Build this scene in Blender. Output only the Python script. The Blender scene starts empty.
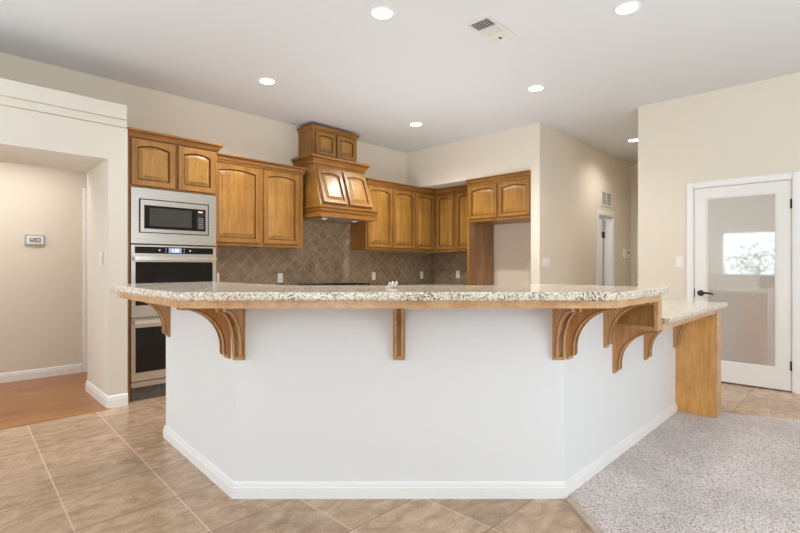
import bpy, bmesh, math, random
from mathutils import Vector, Matrix
random.seed(7)
S = bpy.context.scene
COL = S.collection
R = math.radians

# ------------------------------------------------------------------ camera
CAM_H = 1.19
AZ = math.atan(464 / 479)            # room axis X lies this far to the right of the view
cd = bpy.data.cameras.new('camera')
cam = bpy.data.objects.new('camera', cd)
COL.objects.link(cam)
cam.location = (0, 0, CAM_H)
cam.rotation_euler = (R(90), 0, AZ - R(90))
cd.sensor_width = 36
cd.lens = 479 / 800 * 36
cd.shift_y = 0.5 / 800
cd.clip_start = 0.05
S.camera = cam

# ------------------------------------------------------------------ world, light, exposure
S.view_settings.view_transform = 'Standard'
S.view_settings.look = 'None'
S.view_settings.gamma = 1
S.view_settings.use_curve_mapping = False
S.view_settings.exposure = 0.15
WORLD_STRENGTH = 4.2
SPOT_W = 76
FILL_W = 100
wd = bpy.data.worlds.new('daylight')
S.world = wd
wd.use_nodes = True
bg = wd.node_tree.nodes['Background']
bg.inputs[0].default_value = (0.79, 0.90, 1.0, 1)
bg.inputs[1].default_value = WORLD_STRENGTH
try:
    S.cycles.use_denoising = True
    S.cycles.max_bounces = 10
    S.cycles.diffuse_bounces = 6
    S.cycles.glossy_bounces = 5
    S.cycles.sample_clamp_indirect = 6
except Exception:
    pass


def portal(name, loc, rot, sx, sy):
    ld = bpy.data.lights.new(name, 'AREA')
    ld.shape = 'RECTANGLE'
    ld.size, ld.size_y = sx, sy
    ld.cycles.is_portal = True
    o = bpy.data.objects.new(name, ld)
    o.location = loc
    o.rotation_euler = rot
    COL.objects.link(o)


portal('patio_daylight', (2.2, -3.05, 1.25), (R(-90), 0, 0), 2.4, 2.5)
portal('added_daylight_left', (-2.45, 4.0, 1.25), (R(90), 0, R(-90)), 2.2, 2.5)  # portal of the opening added to light the left side
portal('added_daylight_rear', (-2.45, -1.0, 1.25), (R(90), 0, R(-90)), 1.8, 2.5)  # portal of the opening added for light on the bar front
portal('window_daylight', (-2.45, 1.95, 1.5), (R(90), 0, R(-90)), 1.2, 1.1)


def fill_lamp(name, loc, rot, sx, sy, w, col=(1, 1, 1), spread=160):
    ld = bpy.data.lights.new(name, 'AREA')
    ld.shape = 'RECTANGLE'
    ld.size, ld.size_y = sx, sy
    ld.energy = w
    ld.color = col
    ld.spread = R(spread)
    o = bpy.data.objects.new(name, ld)
    o.location = loc
    o.rotation_euler = rot
    COL.objects.link(o)


# unseen fill lamps added to brighten the ceiling, by the camera and in the aisle
fill_lamp('ceiling_fill_left', (-1.0, 2.8, 0.6), (R(180), 0, 0), 2.0, 2.6, FILL_W * .28, (0.80, 0.91, 1.0))
fill_lamp('ceiling_fill_right', (2.0, -1.6, 0.6), (R(180), 0, 0), 2.6, 2.0, FILL_W * .55, (0.80, 0.91, 1.0))
fill_lamp('ceiling_fill_kitchen', (3.9, 3.3, 1.0), (R(180), 0, 0), 2.4, 1.6, FILL_W * .17, (0.80, 0.91, 1.0))


# ------------------------------------------------------------------ materials
def lin(r, g, b):
    f = lambda c: (c / 255 / 12.92) if c / 255 <= 0.04045 else ((c / 255 + 0.055) / 1.055) ** 2.4
    return (f(r), f(g), f(b), 1)


class NT:
    def __init__(s, name):
        s.m = bpy.data.materials.new(name)
        s.m.use_nodes = True
        s.t = s.m.node_tree
        s.b = s.t.nodes['Principled BSDF']

    def n(s, typ, **kw):
        nd = s.t.nodes.new(typ)
        for k, v in kw.items():
            if k in nd.inputs:
                nd.inputs[k].default_value = v
            else:
                setattr(nd, k, v)
        return nd

    def l(s, a, b):
        s.t.links.new(a, b)

    def ramp(s, fac, stops):
        r = s.t.nodes.new('ShaderNodeValToRGB')
        e = r.color_ramp.elements
        while len(e) < len(stops):
            e.new(0.5)
        for i, (p, c) in enumerate(stops):
            e[i].position = p
            e[i].color = c
        s.l(fac, r.inputs[0])
        return r.outputs[0]

    def coords(s, scale=(1, 1, 1), rot=(0, 0, 0), loc=(0, 0, 0)):
        tc = s.n('ShaderNodeTexCoord')
        mp = s.n('ShaderNodeMapping')
        mp.inputs['Scale'].default_value = scale
        mp.inputs['Rotation'].default_value = rot
        mp.inputs['Location'].default_value = loc
        s.l(tc.outputs['Object'], mp.inputs[0])
        return mp.outputs[0]

    def bump(s, h, strength=0.2, dist=0.01):
        b = s.n('ShaderNodeBump')
        b.inputs['Strength'].default_value = strength
        b.inputs['Distance'].default_value = dist
        s.l(h, b.inputs['Height'])
        s.l(b.outputs[0], s.b.inputs['Normal'])

    def mix(s, fac, a, b):
        m = s.n('ShaderNodeMix', data_type='RGBA')
        for v, i in ((fac, 0), (a, 6), (b, 7)):
            if isinstance(v, (tuple, list, float, int)):
                m.inputs[i].default_value = v
            else:
                s.l(v, m.inputs[i])
        return m.outputs[2]


def plain(name, col, rough=0.5, metal=0.0, spec=0.5, emit=None, es=0):
    t = NT(name)
    t.b.inputs['Base Color'].default_value = col
    t.b.inputs['Roughness'].default_value = rough
    t.b.inputs['Metallic'].default_value = metal
    t.b.inputs['Specular IOR Level'].default_value = spec
    if emit:
        t.b.inputs['Emission Color'].default_value = emit
        t.b.inputs['Emission Strength'].default_value = es
    return t.m


def paint(name, col, rough=0.6):
    t = NT(name)
    t.b.inputs['Base Color'].default_value = col
    t.b.inputs['Roughness'].default_value = rough
    t.b.inputs['Specular IOR Level'].default_value = 0.3
    n = t.n('ShaderNodeTexNoise')
    n.inputs['Scale'].default_value = 90
    n.inputs['Detail'].default_value = 3
    t.l(t.coords(), n.inputs['Vector'])
    t.bump(n.outputs[0], 0.06, 0.004)
    return t.m


def wood(name, c1, c2, c3, along='Z', rough=0.33, fine=1.0):
    t = NT(name)
    sc = {'Z': (9, 9, 0.9), 'X': (0.9, 9, 9), 'Y': (9, 0.9, 9)}[along]
    v = t.coords(tuple(a * fine for a in sc))
    n = t.n('ShaderNodeTexNoise')
    n.inputs['Scale'].default_value = 1.6
    n.inputs['Detail'].default_value = 5
    n.inputs['Distortion'].default_value = 1.2
    t.l(v, n.inputs['Vector'])
    n2 = t.n('ShaderNodeTexNoise')
    n2.inputs['Scale'].default_value = 14
    n2.inputs['Detail'].default_value = 4
    t.l(v, n2.inputs['Vector'])
    n3 = t.n('ShaderNodeTexNoise')
    n3.inputs['Scale'].default_value = 5
    t.l(t.coords(), n3.inputs['Vector'])
    a = t.ramp(n.outputs[0], [(0.3, c1), (0.52, c2), (0.72, c3)])
    b = t.ramp(n2.outputs[0], [(0.35, (0.62, 0.55, 0.5, 1)), (0.55, (1, 1, 1, 1))])
    m = t.n('ShaderNodeMix', data_type='RGBA', blend_type='MULTIPLY')
    m.inputs[0].default_value = 0.45
    t.l(a, m.inputs[6])
    t.l(b, m.inputs[7])
    k = t.ramp(n3.outputs[0], [(0.3, (0.82, 0.8, 0.78, 1)), (0.7, (1.08, 1.06, 1.05, 1))])
    m2 = t.n('ShaderNodeMix', data_type='RGBA', blend_type='MULTIPLY')
    m2.inputs[0].default_value = 0.8
    t.l(m.outputs[2], m2.inputs[6])
    t.l(k, m2.inputs[7])
    t.l(m2.outputs[2], t.b.inputs['Base Color'])
    t.b.inputs['Roughness'].default_value = rough
    t.bump(n2.outputs[0], 0.05, 0.002)
    return t.m


M = {}
M['wall'] = paint('beige_paint', lin(230, 221, 205))
M['wall_white'] = paint('off_white_paint', lin(226, 219, 208))
M['wall_bar'] = paint('pale_grey_paint', lin(232, 232, 232))
M['ceiling'] = paint('ceiling_white', lin(221, 223, 225), 0.8)
M['trim'] = plain('white_gloss_trim', lin(243, 242, 240), 0.3)
M['door_white'] = plain('white_door_paint', lin(238, 236, 232), 0.35)
M['wood_v'] = wood('honey_maple_vertical', lin(151, 106, 46), lin(169, 123, 58), lin(182, 138, 70), 'Z')
M['wood_frame'] = wood('honey_maple_frame', lin(144, 97, 42), lin(160, 114, 52), lin(173, 128, 63), 'Z')
M['wood_h'] = wood('honey_maple_horizontal', lin(144, 93, 38), lin(160, 108, 47), lin(173, 122, 59), 'X')
M['wood_dark'] = wood('brown_maple_side', lin(136, 100, 66), lin(156, 119, 82), lin(172, 135, 98), 'Z')
M['glaze'] = plain('brown_glaze', lin(104, 62, 26), 0.4)
M['apron'] = wood('pale_maple_trim', lin(196, 148, 102), lin(212, 167, 120), lin(224, 184, 140), 'X', 0.3)
M['corbel'] = wood('maple_bracket', lin(186, 134, 82), lin(203, 152, 98), lin(216, 170, 118), 'Z', 0.35)
M['panel'] = wood('orange_maple_panel', lin(212, 152, 82), lin(227, 170, 98), lin(236, 184, 116), 'Z', 0.3, 0.6)
M['steel'] = plain('stainless_steel', (0.58, 0.545, 0.50, 1), 0.28, 1.0)
M['polished'] = plain('polished_steel', (0.80, 0.77, 0.72, 1), 0.2, 1.0)
t = NT('brushed_steel')
n = t.n('ShaderNodeTexNoise')
n.inputs['Scale'].default_value = 6
n.inputs['Detail'].default_value = 4
t.l(t.coords((1, 1, 60)), n.inputs['Vector'])
t.l(t.ramp(n.outputs[0], [(0.3, (0.50, 0.465, 0.43, 1)), (0.7, (0.63, 0.595, 0.55, 1))]), t.b.inputs['Base Color'])
t.b.inputs['Metallic'].default_value = 1
t.b.inputs['Roughness'].default_value = 0.32
M['brushed'] = t.m
M['black_glass'] = plain('black_oven_glass', (0.008, 0.007, 0.006, 1), 0.05, 0, 0.3)
M['grey_glass'] = plain('grey_microwave_window', (0.045, 0.044, 0.042, 1), 0.12, 0, 0.6)
M['black'] = plain('black_enamel', (0.012, 0.012, 0.012, 1), 0.35)
M['dark_metal'] = plain('dark_bronze', (0.06, 0.05, 0.045, 1), 0.3, 0.9)
M['plastic'] = plain('white_plastic', lin(240, 239, 234), 0.35)
M['plastic_grey'] = plain('grey_plastic', lin(190, 188, 184), 0.4)
M['slot'] = plain('dark_slot', (0.03, 0.03, 0.03, 1), 0.6)
M['lcd'] = plain('grey_lcd', lin(140, 144, 146), 0.3)
M['lcd_on'] = plain('lit_display', (0.1, 0.12, 0.18, 1), 0.3, 0, 0.5, (0.45, 0.6, 1, 1), 0.5)
M['digit'] = plain('display_digits', (0.9, 0.9, 1, 1), 0.3, 0, 0.5, (0.75, 0.85, 1, 1), 2.0)
M['amber'] = plain('amber_digits', (0.6, 0.4, 0.2, 1), 0.3, 0, 0.5, (1, 0.65, 0.35, 1), 1.0)
M['lamp'] = plain('lamp_lens', (1, 1, 1, 1), 0.4, 0, 0.5, (1, 0.96, 0.9, 1), 14)
M['lamp_ring'] = plain('lamp_ring_white', lin(245, 244, 240), 0.4)
M['vent_white'] = plain('vent_white_metal', lin(225, 223, 218), 0.45)
M['screen_lens'] = plain('hood_lamp_lens', (1, 1, 1, 1), 0.3, 0, 0.5, (1, 0.9, 0.75, 1), 0.35)
M['strip'] = wood('transition_strip_wood', lin(190, 172, 154), lin(205, 187, 169), lin(216, 199, 182), 'X', 0.4)
M['duct_grey'] = plain('grey_duct', lin(130, 128, 125), 0.6)
M['blue_mark'] = plain('blue_print', lin(90, 90, 180), 0.5)
M['side_room'] = paint('blue_grey_paint', lin(205, 208, 212))

# frosted, half mirroring glass of the tall door
t = NT('etched_door_glass')
t.b.inputs['Base Color'].default_value = lin(190, 184, 176)
t.b.inputs['Roughness'].default_value = 0.25
t.b.inputs['Specular IOR Level'].default_value = 0.6
gl = t.n('ShaderNodeBsdfGlossy')
gl.inputs['Roughness'].default_value = 0.035
gl.inputs['Color'].default_value = (0.9, 0.9, 0.9, 1)
mx = t.n('ShaderNodeMixShader')
mx.inputs[0].default_value = 0.25
t.l(t.b.outputs[0], mx.inputs[1])
t.l(gl.outputs[0], mx.inputs[2])
t.l(mx.outputs[0], t.t.nodes['Material Output'].inputs[0])
M['door_glass'] = t.m

# granite
t = NT('cream_granite')
v = t.coords()
n1 = t.n('ShaderNodeTexNoise')
n1.inputs['Scale'].default_value = 70
n1.inputs['Detail'].default_value = 6
n1.inputs['Roughness'].default_value = 0.65
t.l(v, n1.inputs['Vector'])
base = t.ramp(n1.outputs[0], [(0.30, lin(150, 126, 96)), (0.42, lin(205, 190, 164)), (0.54, lin(232, 226, 212)), (0.7, lin(243, 240, 232))])
vo = t.n('ShaderNodeTexVoronoi')
vo.inputs['Scale'].default_value = 190
t.l(v, vo.inputs['Vector'])
sep = t.n('ShaderNodeSeparateColor')
t.l(vo.outputs['Color'], sep.inputs[0])
n2 = t.n('ShaderNodeTexNoise')
n2.inputs['Scale'].default_value = 11
n2.inputs['Detail'].default_value = 3
t.l(v, n2.inputs['Vector'])
ad = t.n('ShaderNodeMath', operation='MULTIPLY')
t.l(sep.outputs[0], ad.inputs[0])
t.l(n2.outputs[0], ad.inputs[1])
mask = t.ramp(ad.outputs[0], [(0.48, (0, 0, 0, 1)), (0.54, (1, 1, 1, 1))])
mask2 = t.ramp(sep.outputs[1], [(0.86, (0, 0, 0, 1)), (0.9, (1, 1, 1, 1))])
c = t.mix(mask2, base, lin(146, 118, 88))
c = t.mix(mask, c, lin(76, 68, 64))
t.l(c, t.b.inputs['Base Color'])
t.b.inputs['Roughness'].default_value = 0.13
M['granite'] = t.m


def tile_mat(name, pitch_x, pitch_y, off, cols, grout, rough, rot=0, plane='XY', mortar=0.006, streak=(1.2, 5, 1), bumpd=0.004, shear=0, grout2=None):
    """square tiles from a world-aligned grid; off = a grid crossing"""
    t = NT(name)
    tc = t.n('ShaderNodeTexCoord')
    sp = t.n('ShaderNodeSeparateXYZ')
    t.l(tc.outputs['Object'], sp.inputs[0])
    a, b = {'XY': (0, 1), 'XZ': (0, 2), 'YZ': (1, 2)}[plane]
    cb = t.n('ShaderNodeCombineXYZ')
    if plane == 'XY' and shear:
        q1 = t.n('ShaderNodeMath', operation='SUBTRACT')
        t.l(sp.outputs[1], q1.inputs[0])
        q1.inputs[1].default_value = 2.1
        q2 = t.n('ShaderNodeMath', operation='MAXIMUM')
        t.l(q1.outputs[0], q2.inputs[0])
        q2.inputs[1].default_value = 0
        q3 = t.n('ShaderNodeMath', operation='MULTIPLY_ADD')
        t.l(q2.outputs[0], q3.inputs[0])
        q3.inputs[1].default_value = -shear
        t.l(sp.outputs[0], q3.inputs[2])
        t.l(q3.outputs[0], cb.inputs[0])
    else:
        t.l(sp.outputs[a], cb.inputs[0])
    t.l(sp.outputs[b], cb.inputs[1])
    mp = t.n('ShaderNodeMapping')
    mp.vector_type = 'POINT'
    mp.inputs['Rotation'].default_value = (0, 0, rot)
    t.l(cb.outputs[0], mp.inputs[0])
    s2 = t.n('ShaderNodeSeparateXYZ')
    t.l(mp.outputs[0], s2.inputs[0])
    masks, ids = [], []
    for k, (p, o) in enumerate(((pitch_x, off[0]), (pitch_y, off[1]))):
        m1 = t.n('ShaderNodeMath', operation='SUBTRACT')
        t.l(s2.outputs[k], m1.inputs[0])
        m1.inputs[1].default_value = o
        m2 = t.n('ShaderNodeMath', operation='DIVIDE')
        t.l(m1.outputs[0], m2.inputs[0])
        m2.inputs[1].default_value = p
        fl = t.n('ShaderNodeMath', operation='FLOOR')
        t.l(m2.outputs[0], fl.inputs[0])
        ids.append(fl.outputs[0])
        fr = t.n('ShaderNodeMath', operation='PINGPONG')
        t.l(m2.outputs[0], fr.inputs[0])
        fr.inputs[1].default_value = 0.5
        lt = t.n('ShaderNodeMath', operation='LESS_THAN')
        t.l(fr.outputs[0], lt.inputs[0])
        lt.inputs[1].default_value = mortar / p / 2
        masks.append(lt.outputs[0])
    mk = t.n('ShaderNodeMath', operation='MAXIMUM')
    t.l(masks[0], mk.inputs[0])
    t.l(masks[1], mk.inputs[1])
    idv = t.n('ShaderNodeCombineXYZ')
    t.l(ids[0], idv.inputs[0])
    t.l(ids[1], idv.inputs[1])
    wn = t.n('ShaderNodeTexWhiteNoise', noise_dimensions='2D')
    t.l(idv.outputs[0], wn.inputs[0])
    mp2 = t.n('ShaderNodeMapping')
    mp2.inputs['Scale'].default_value = streak
    t.l(cb.outputs[0], mp2.inputs[0])
    n = t.n('ShaderNodeTexNoise')
    n.inputs['Scale'].default_value = 3.2
    n.inputs['Detail'].default_value = 8
    n.inputs['Roughness'].default_value = 0.68
    n.inputs['Distortion'].default_value = 0.6
    t.l(mp2.outputs[0], n.inputs['Vector'])
    n2 = t.n('ShaderNodeTexNoise')
    n2.inputs['Scale'].default_value = 34
    n2.inputs['Detail'].default_value = 4
    t.l(mp2.outputs[0], n2.inputs['Vector'])
    c = t.ramp(n.outputs[0], [(0.3, cols[0]), (0.5, cols[1]), (0.7, cols[2])])
    v = t.ramp(wn.outputs[0], [(0, (0.86, 0.85, 0.84, 1)), (1, (1.06, 1.06, 1.06, 1))])
    m = t.n('ShaderNodeMix', data_type='RGBA', blend_type='MULTIPLY')
    m.inputs[0].default_value = 1
    t.l(c, m.inputs[6])
    t.l(v, m.inputs[7])
    f = t.ramp(n2.outputs[0], [(0.36, (0.72, 0.68, 0.64, 1)), (0.5, (1, 1, 1, 1))])
    m3 = t.n('ShaderNodeMix', data_type='RGBA', blend_type='MULTIPLY')
    m3.inputs[0].default_value = 0.85
    t.l(m.outputs[2], m3.inputs[6])
    t.l(f, m3.inputs[7])
    t.l(t.mix(masks[1], t.mix(masks[0], m3.outputs[2], grout), grout2 or grout), t.b.inputs['Base Color'])
    t.b.inputs['Roughness'].default_value = rough
    iv = t.n('ShaderNodeMath', operation='SUBTRACT')
    iv.inputs[0].default_value = 1
    t.l(mk.outputs[0], iv.inputs[1])
    sm = t.n('ShaderNodeMath', operation='MULTIPLY_ADD')
    t.l(n2.outputs[0], sm.inputs[0])
    sm.inputs[1].default_value = 0.25
    t.l(iv.outputs[0], sm.inputs[2])
    t.bump(sm.outputs[0], 0.25, bumpd)
    return t.m


M['tile'] = tile_mat('floor_tile', 0.4517, 0.445, (0.955, 1.22), (lin(160, 128, 100), lin(193, 163, 133), lin(214, 187, 159)), lin(214, 188, 164), 0.22, streak=(2.6, 4.6, 1), mortar=0.007, shear=0.056, grout2=lin(146, 118, 94))  # X-line grout lighter: reflected light put into its colour
SPL = (lin(122, 102, 80), lin(150, 129, 105), lin(172, 152, 128))
M['splash_left'] = tile_mat('backsplash_tile_left', 0.155, 0.155, (0, 0), SPL, lin(182, 166, 144), 0.4, R(45), 'XZ', 0.0045, (4, 4, 4), 0.002)
M['splash_right'] = tile_mat('backsplash_tile_right', 0.155, 0.155, (0.03, 0), SPL, lin(182, 166, 144), 0.4, R(45), 'YZ', 0.0045, (4, 4, 4), 0.002)
M['toe_tile'] = tile_mat('toe_kick_tile', 0.3, 0.4, (0.06, -0.15), (lin(78, 72, 64), lin(96, 90, 82), lin(112, 106, 98)), lin(140, 130, 120), 0.5, 0, 'XZ', 0.005, (4, 4, 4), 0.002)

# plank floor of the passage
t = NT('plank_floor')
v = t.coords()
br = t.n('ShaderNodeTexBrick')
br.offset = 0.37
br.inputs['Scale'].default_value = 1
br.inputs['Brick Width'].default_value = 1.2
br.inputs['Row Height'].default_value = 0.125
br.inputs['Mortar Size'].default_value = 0.0012
br.inputs['Color1'].default_value = lin(158, 104, 56)
br.inputs['Color2'].default_value = lin(180, 124, 72)
br.inputs['Mortar'].default_value = lin(104, 62, 36)
t.l(v, br.inputs['Vector'])
n = t.n('ShaderNodeTexNoise')
n.inputs['Scale'].default_value = 3
n.inputs['Detail'].default_value = 7
n.inputs['Distortion'].default_value = 0.8
t.l(t.coords((1.0, 12, 1)), n.inputs['Vector'])
g = t.ramp(n.outputs[0], [(0.3, (0.68, 0.64, 0.6, 1)), (0.65, (1.1, 1.08, 1.06, 1))])
m = t.n('ShaderNodeMix', data_type='RGBA', blend_type='MULTIPLY')
m.inputs[0].default_value = 1
t.l(br.outputs[0], m.inputs[6])
t.l(g, m.inputs[7])
t.l(m.outputs[2], t.b.inputs['Base Color'])
t.b.inputs['Roughness'].default_value = 0.3
M['planks'] = t.m

# carpet
t = NT('speckled_carpet')
v = t.coords()
n1 = t.n('ShaderNodeTexNoise')
n1.inputs['Scale'].default_value = 130
n1.inputs['Detail'].default_value = 3
t.l(v, n1.inputs['Vector'])
n2 = t.n('ShaderNodeTexNoise')
n2.inputs['Scale'].default_value = 2.6
n2.inputs['Detail'].default_value = 4
t.l(v, n2.inputs['Vector'])
c = t.ramp(n1.outputs[0], [(0.33, lin(150, 128, 118)), (0.43, lin(212, 195, 186)), (0.53, lin(240, 228, 222)), (0.68, lin(248, 242, 238))])
k = t.ramp(n2.outputs[0], [(0.35, (0.86, 0.85, 0.84, 1)), (0.65, (1.05, 1.05, 1.05, 1))])
m = t.n('ShaderNodeMix', data_type='RGBA', blend_type='MULTIPLY')
m.inputs[0].default_value = 1
t.l(c, m.inputs[6])
t.l(k, m.inputs[7])
t.l(m.outputs[2], t.b.inputs['Base Color'])
t.b.inputs['Roughness'].default_value = 0.95
t.b.inputs['Specular IOR Level'].default_value = 0.1
t.b.inputs['Sheen Weight'].default_value = 0.3
t.bump(n1.outputs[0], 0.7, 0.02)
M['carpet'] = t.m
M['crystal'] = plain('clear_crystal', (0.95, 0.93, 0.92, 1), 0.06, 0, 0.8)
M['crystal'].node_tree.nodes['Principled BSDF'].inputs['Transmission Weight'].default_value = 0.35
M['leaf'] = plain('garden_leaves', lin(120, 140, 96), 0.6)


# ------------------------------------------------------------------ mesh helpers
class MB:
    """collects shapes; build() links them as one mesh object"""
    def __init__(s):
        s.v, s.f, s.mi, s.sm = [], [], [], []

    def add(s, vs, fs, mi=0, smooth=False):
        o = len(s.v)
        s.v += [tuple(a) for a in vs]
        for f in fs:
            s.f.append([i + o for i in f])
            s.mi.append(mi)
            s.sm.append(smooth)
        return s

    def box(s, x0, x1, y0, y1, z0, z1, bev=0.0, mi=0):
        x0, x1 = min(x0, x1), max(x0, x1)
        y0, y1 = min(y0, y1), max(y0, y1)
        z0, z1 = min(z0, z1), max(z0, z1)
        if bev <= 0:
            vs = [(x0, y0, z0), (x1, y0, z0), (x1, y1, z0), (x0, y1, z0), (x0, y0, z1), (x1, y0, z1), (x1, y1, z1), (x0, y1, z1)]
            fs = [(0, 3, 2, 1), (4, 5, 6, 7), (0, 1, 5, 4), (1, 2, 6, 5), (2, 3, 7, 6), (3, 0, 4, 7)]
            return s.add(vs, fs, mi)
        bm = bmesh.new()
        r = bmesh.ops.create_cube(bm, size=1)
        for vv in bm.verts:
            vv.co = Vector(((x0 + x1) / 2 + vv.co.x * (x1 - x0), (y0 + y1) / 2 + vv.co.y * (y1 - y0), (z0 + z1) / 2 + vv.co.z * (z1 - z0)))
        b = min(bev, (x1 - x0) * .45, (y1 - y0) * .45, (z1 - z0) * .45)
        bmesh.ops.bevel(bm, geom=bm.edges[:], offset=b, segments=2, affect='EDGES')
        return s.bm(bm, mi)

    def bm(s, bm, mi=0, smooth=False):
        bm.verts.ensure_lookup_table()
        bm.verts.index_update()
        s.add([v.co for v in bm.verts], [[v.index for v in f.verts] for f in bm.faces], mi, smooth)
        bm.free()
        return s

    def cyl(s, c, r, h, axis='Z', seg=24, r2=None, mi=0, smooth=True):
        r2 = r if r2 is None else r2
        vs = []
        for k, rr in ((0, r), (h, r2)):
            for i in range(seg):
                a = 2 * math.pi * i / seg
                p = (rr * math.cos(a), rr * math.sin(a), k)
                if axis == 'X':
                    p = (p[2], p[0], p[1])
                elif axis == 'Y':
                    p = (p[1], p[2], p[0])
                vs.append((c[0] + p[0], c[1] + p[1], c[2] + p[2]))
        fs = [(i, (i + 1) % seg, seg + (i + 1) % seg, seg + i) for i in range(seg)]
        s.add(vs, fs, mi, smooth)
        s.add(vs[:seg], [tuple(range(seg))[::-1]], mi)
        s.add(vs[seg:], [tuple(range(seg))], mi)
        return s

    def ring(s, c, r0, r1, h, seg=40, mi=0):
        """flat ring about Z with thickness h downwards and a rounded lip"""
        prof = [(r1, 0), (r1, -h * .5), (r1 - (r1 - r0) * .3, -h), (r0 + (r1 - r0) * .3, -h), (r0, -h * .3), (r0, 0)]
        vs, fs = [], []
        k = len(prof)
        for i in range(seg):
            a = 2 * math.pi * i / seg
            vs += [(c[0] + p * math.cos(a), c[1] + p * math.sin(a), c[2] + q) for p, q in prof]
        for i in range(seg):
            j = (i + 1) % seg
            fs += [(i * k + q, i * k + (q + 1) % k, j * k + (q + 1) % k, j * k + q) for q in range(k)]
        return s.add(vs, fs, mi, True)

    def tube(s, pts, r, seg=12, mi=0):
        pts = [Vector(p) for p in pts]
        vs, fs = [], []
        up = Vector((0, 0, 1))
        for i, p in enumerate(pts):
            d = (pts[min(i + 1, len(pts) - 1)] - pts[max(i - 1, 0)]).normalized()
            a = d.cross(up)
            if a.length < 1e-4:
                a = d.cross(Vector((1, 0, 0)))
            a.normalize()
            b = d.cross(a)
            rr = r[i] if isinstance(r, (list, tuple)) else r
            vs += [p + rr * (math.cos(2 * math.pi * k / seg) * a + math.sin(2 * math.pi * k / seg) * b) for k in range(seg)]
        for i in range(len(pts) - 1):
            fs += [(i * seg + k, i * seg + (k + 1) % seg, (i + 1) * seg + (k + 1) % seg, (i + 1) * seg + k) for k in range(seg)]
        s.add(vs, fs, mi, True)
        e = len(pts) - 1
        s.add(vs[:seg], [tuple(range(seg))], mi)
        s.add(vs[e * seg:], [tuple(range(seg))], mi)
        return s

    def prism(s, poly, z0, z1, mi=0):
        n = len(poly)
        vs = [(x, y, z0) for x, y in poly] + [(x, y, z1) for x, y in poly]
        fs = [tuple(range(n))[::-1], tuple(range(n, 2 * n))]
        fs += [(i, (i + 1) % n, n + (i + 1) % n, n + i) for i in range(n)]
        return s.add(vs, fs, mi)

    def extr(s, prof, x0, x1, mi=0):
        """profile of (y, z) pushed along x"""
        n = len(prof)
        vs = [(x0, y, z) for y, z in prof] + [(x1, y, z) for y, z in prof]
        fs = [tuple(range(n)), tuple(range(n, 2 * n))[::-1]]
        fs += [(i, n + i, n + (i + 1) % n, (i + 1) % n) for i in range(n)]
        return s.add(vs, fs, mi)

    def loft(s, loops, cap0=True, cap1=True, mi=0, mis=None, smooth=False):
        n = len(loops[0])
        for k in range(len(loops) - 1):
            vs = list(loops[k]) + list(loops[k + 1])
            s.add(vs, [(i, (i + 1) % n, n + (i + 1) % n, n + i) for i in range(n)], mis[k] if mis else mi, smooth)
        if cap0:
            s.add(loops[0], [tuple(range(n))[::-1]], mi)
        if cap1:
            s.add(loops[-1], [tuple(range(n))], mi)
        return s

    def sweep(s, path, prof, closed=False, mi=0, dark=()):
        """closed profile of (outward offset, z) along a plan path with mitred corners; outward is right of travel"""
        n, k = len(path), len(prof)
        loops = []
        for i in range(n):
            loops.append([(*miter(path, i, o, closed), z) for o, z in prof])
        rng = range(n if closed else n - 1)
        for i in rng:
            a, b = loops[i], loops[(i + 1) % n]
            for q in range(k):
                s.add([a[q], a[(q + 1) % k], b[(q + 1) % k], b[q]], [(0, 1, 2, 3)], 1 if q in dark else mi)
        if not closed:
            s.add(loops[0], [tuple(range(k))], mi)
            s.add(loops[-1], [tuple(range(k))[::-1]], mi)
        return s

    def slab(s, poly, prof, mi=0):
        """CCW outline, open profile (outward offset, z) from the underside to the top; flat faces close it"""
        loops = [[(*miter(poly, i, o, True), z) for i in range(len(poly))] for o, z in prof]
        return s.loft(loops, True, True, mi)

    def build(s, name, mats, parent=None, loc=None):
        me = bpy.data.meshes.new(name)
        me.from_pydata(s.v, [], s.f)
        if not isinstance(mats, (list, tuple)):
            mats = [mats]
        for m in mats:
            me.materials.append(M[m] if isinstance(m, str) else m)
        for p, i, sm in zip(me.polygons, s.mi, s.sm):
            p.material_index = i
            p.use_smooth = sm
        bm = bmesh.new()
        bm.from_mesh(me)
        bmesh.ops.remove_doubles(bm, verts=bm.verts[:], dist=1e-5)
        bmesh.ops.recalc_face_normals(bm, faces=bm.faces[:])
        bm.to_mesh(me)
        bm.free()
        o = bpy.data.objects.new(name, me)
        COL.objects.link(o)
        if parent:
            o.parent = parent
        if loc:
            o.location = loc
        return o


def miter(path, i, off, closed):
    n = len(path)
    p = Vector(path[i])
    ds = []
    if closed or i > 0:
        ds.append((p - Vector(path[(i - 1) % n])).normalized())
    if closed or i < n - 1:
        ds.append((Vector(path[(i + 1) % n]) - p).normalized())
    ns = [Vector((d.y, -d.x)) for d in ds]
    if len(ns) == 1:
        q = p + ns[0] * off
    else:
        b = ns[0] + ns[1]
        q = p + b * (off / max(0.15, (1 + ns[0].dot(ns[1]))))
    return (q.x, q.y)


def thing(name, label, cat, loc=(0, 0, 0), rz=0, group=None):
    o = bpy.data.objects.new(name, None)
    COL.objects.link(o)
    o.location = loc
    o.rotation_euler = (0, 0, rz)
    o.empty_display_size = 0.1
    return tag(o, label, cat, group)


def tag(o, label, cat, group=None):
    o['label'] = label
    o['category'] = cat
    if group:
        o['group'] = group
    return o


def struct(name, mb, mat):
    o = mb.build(name, mat)
    o['kind'] = 'structure'
    return o


def dup(root, loc, rz, label, group=None):
    r = root.copy()
    COL.objects.link(r)
    r.location = loc
    r.rotation_euler = (0, 0, rz)
    r['label'] = label
    if group:
        r['group'] = group
    for ch in list(root.children):
        c = ch.copy()
        COL.objects.link(c)
        c.parent = r
        for g in list(ch.children):
            d = g.copy()
            COL.objects.link(d)
            d.parent = c
    return r


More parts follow.
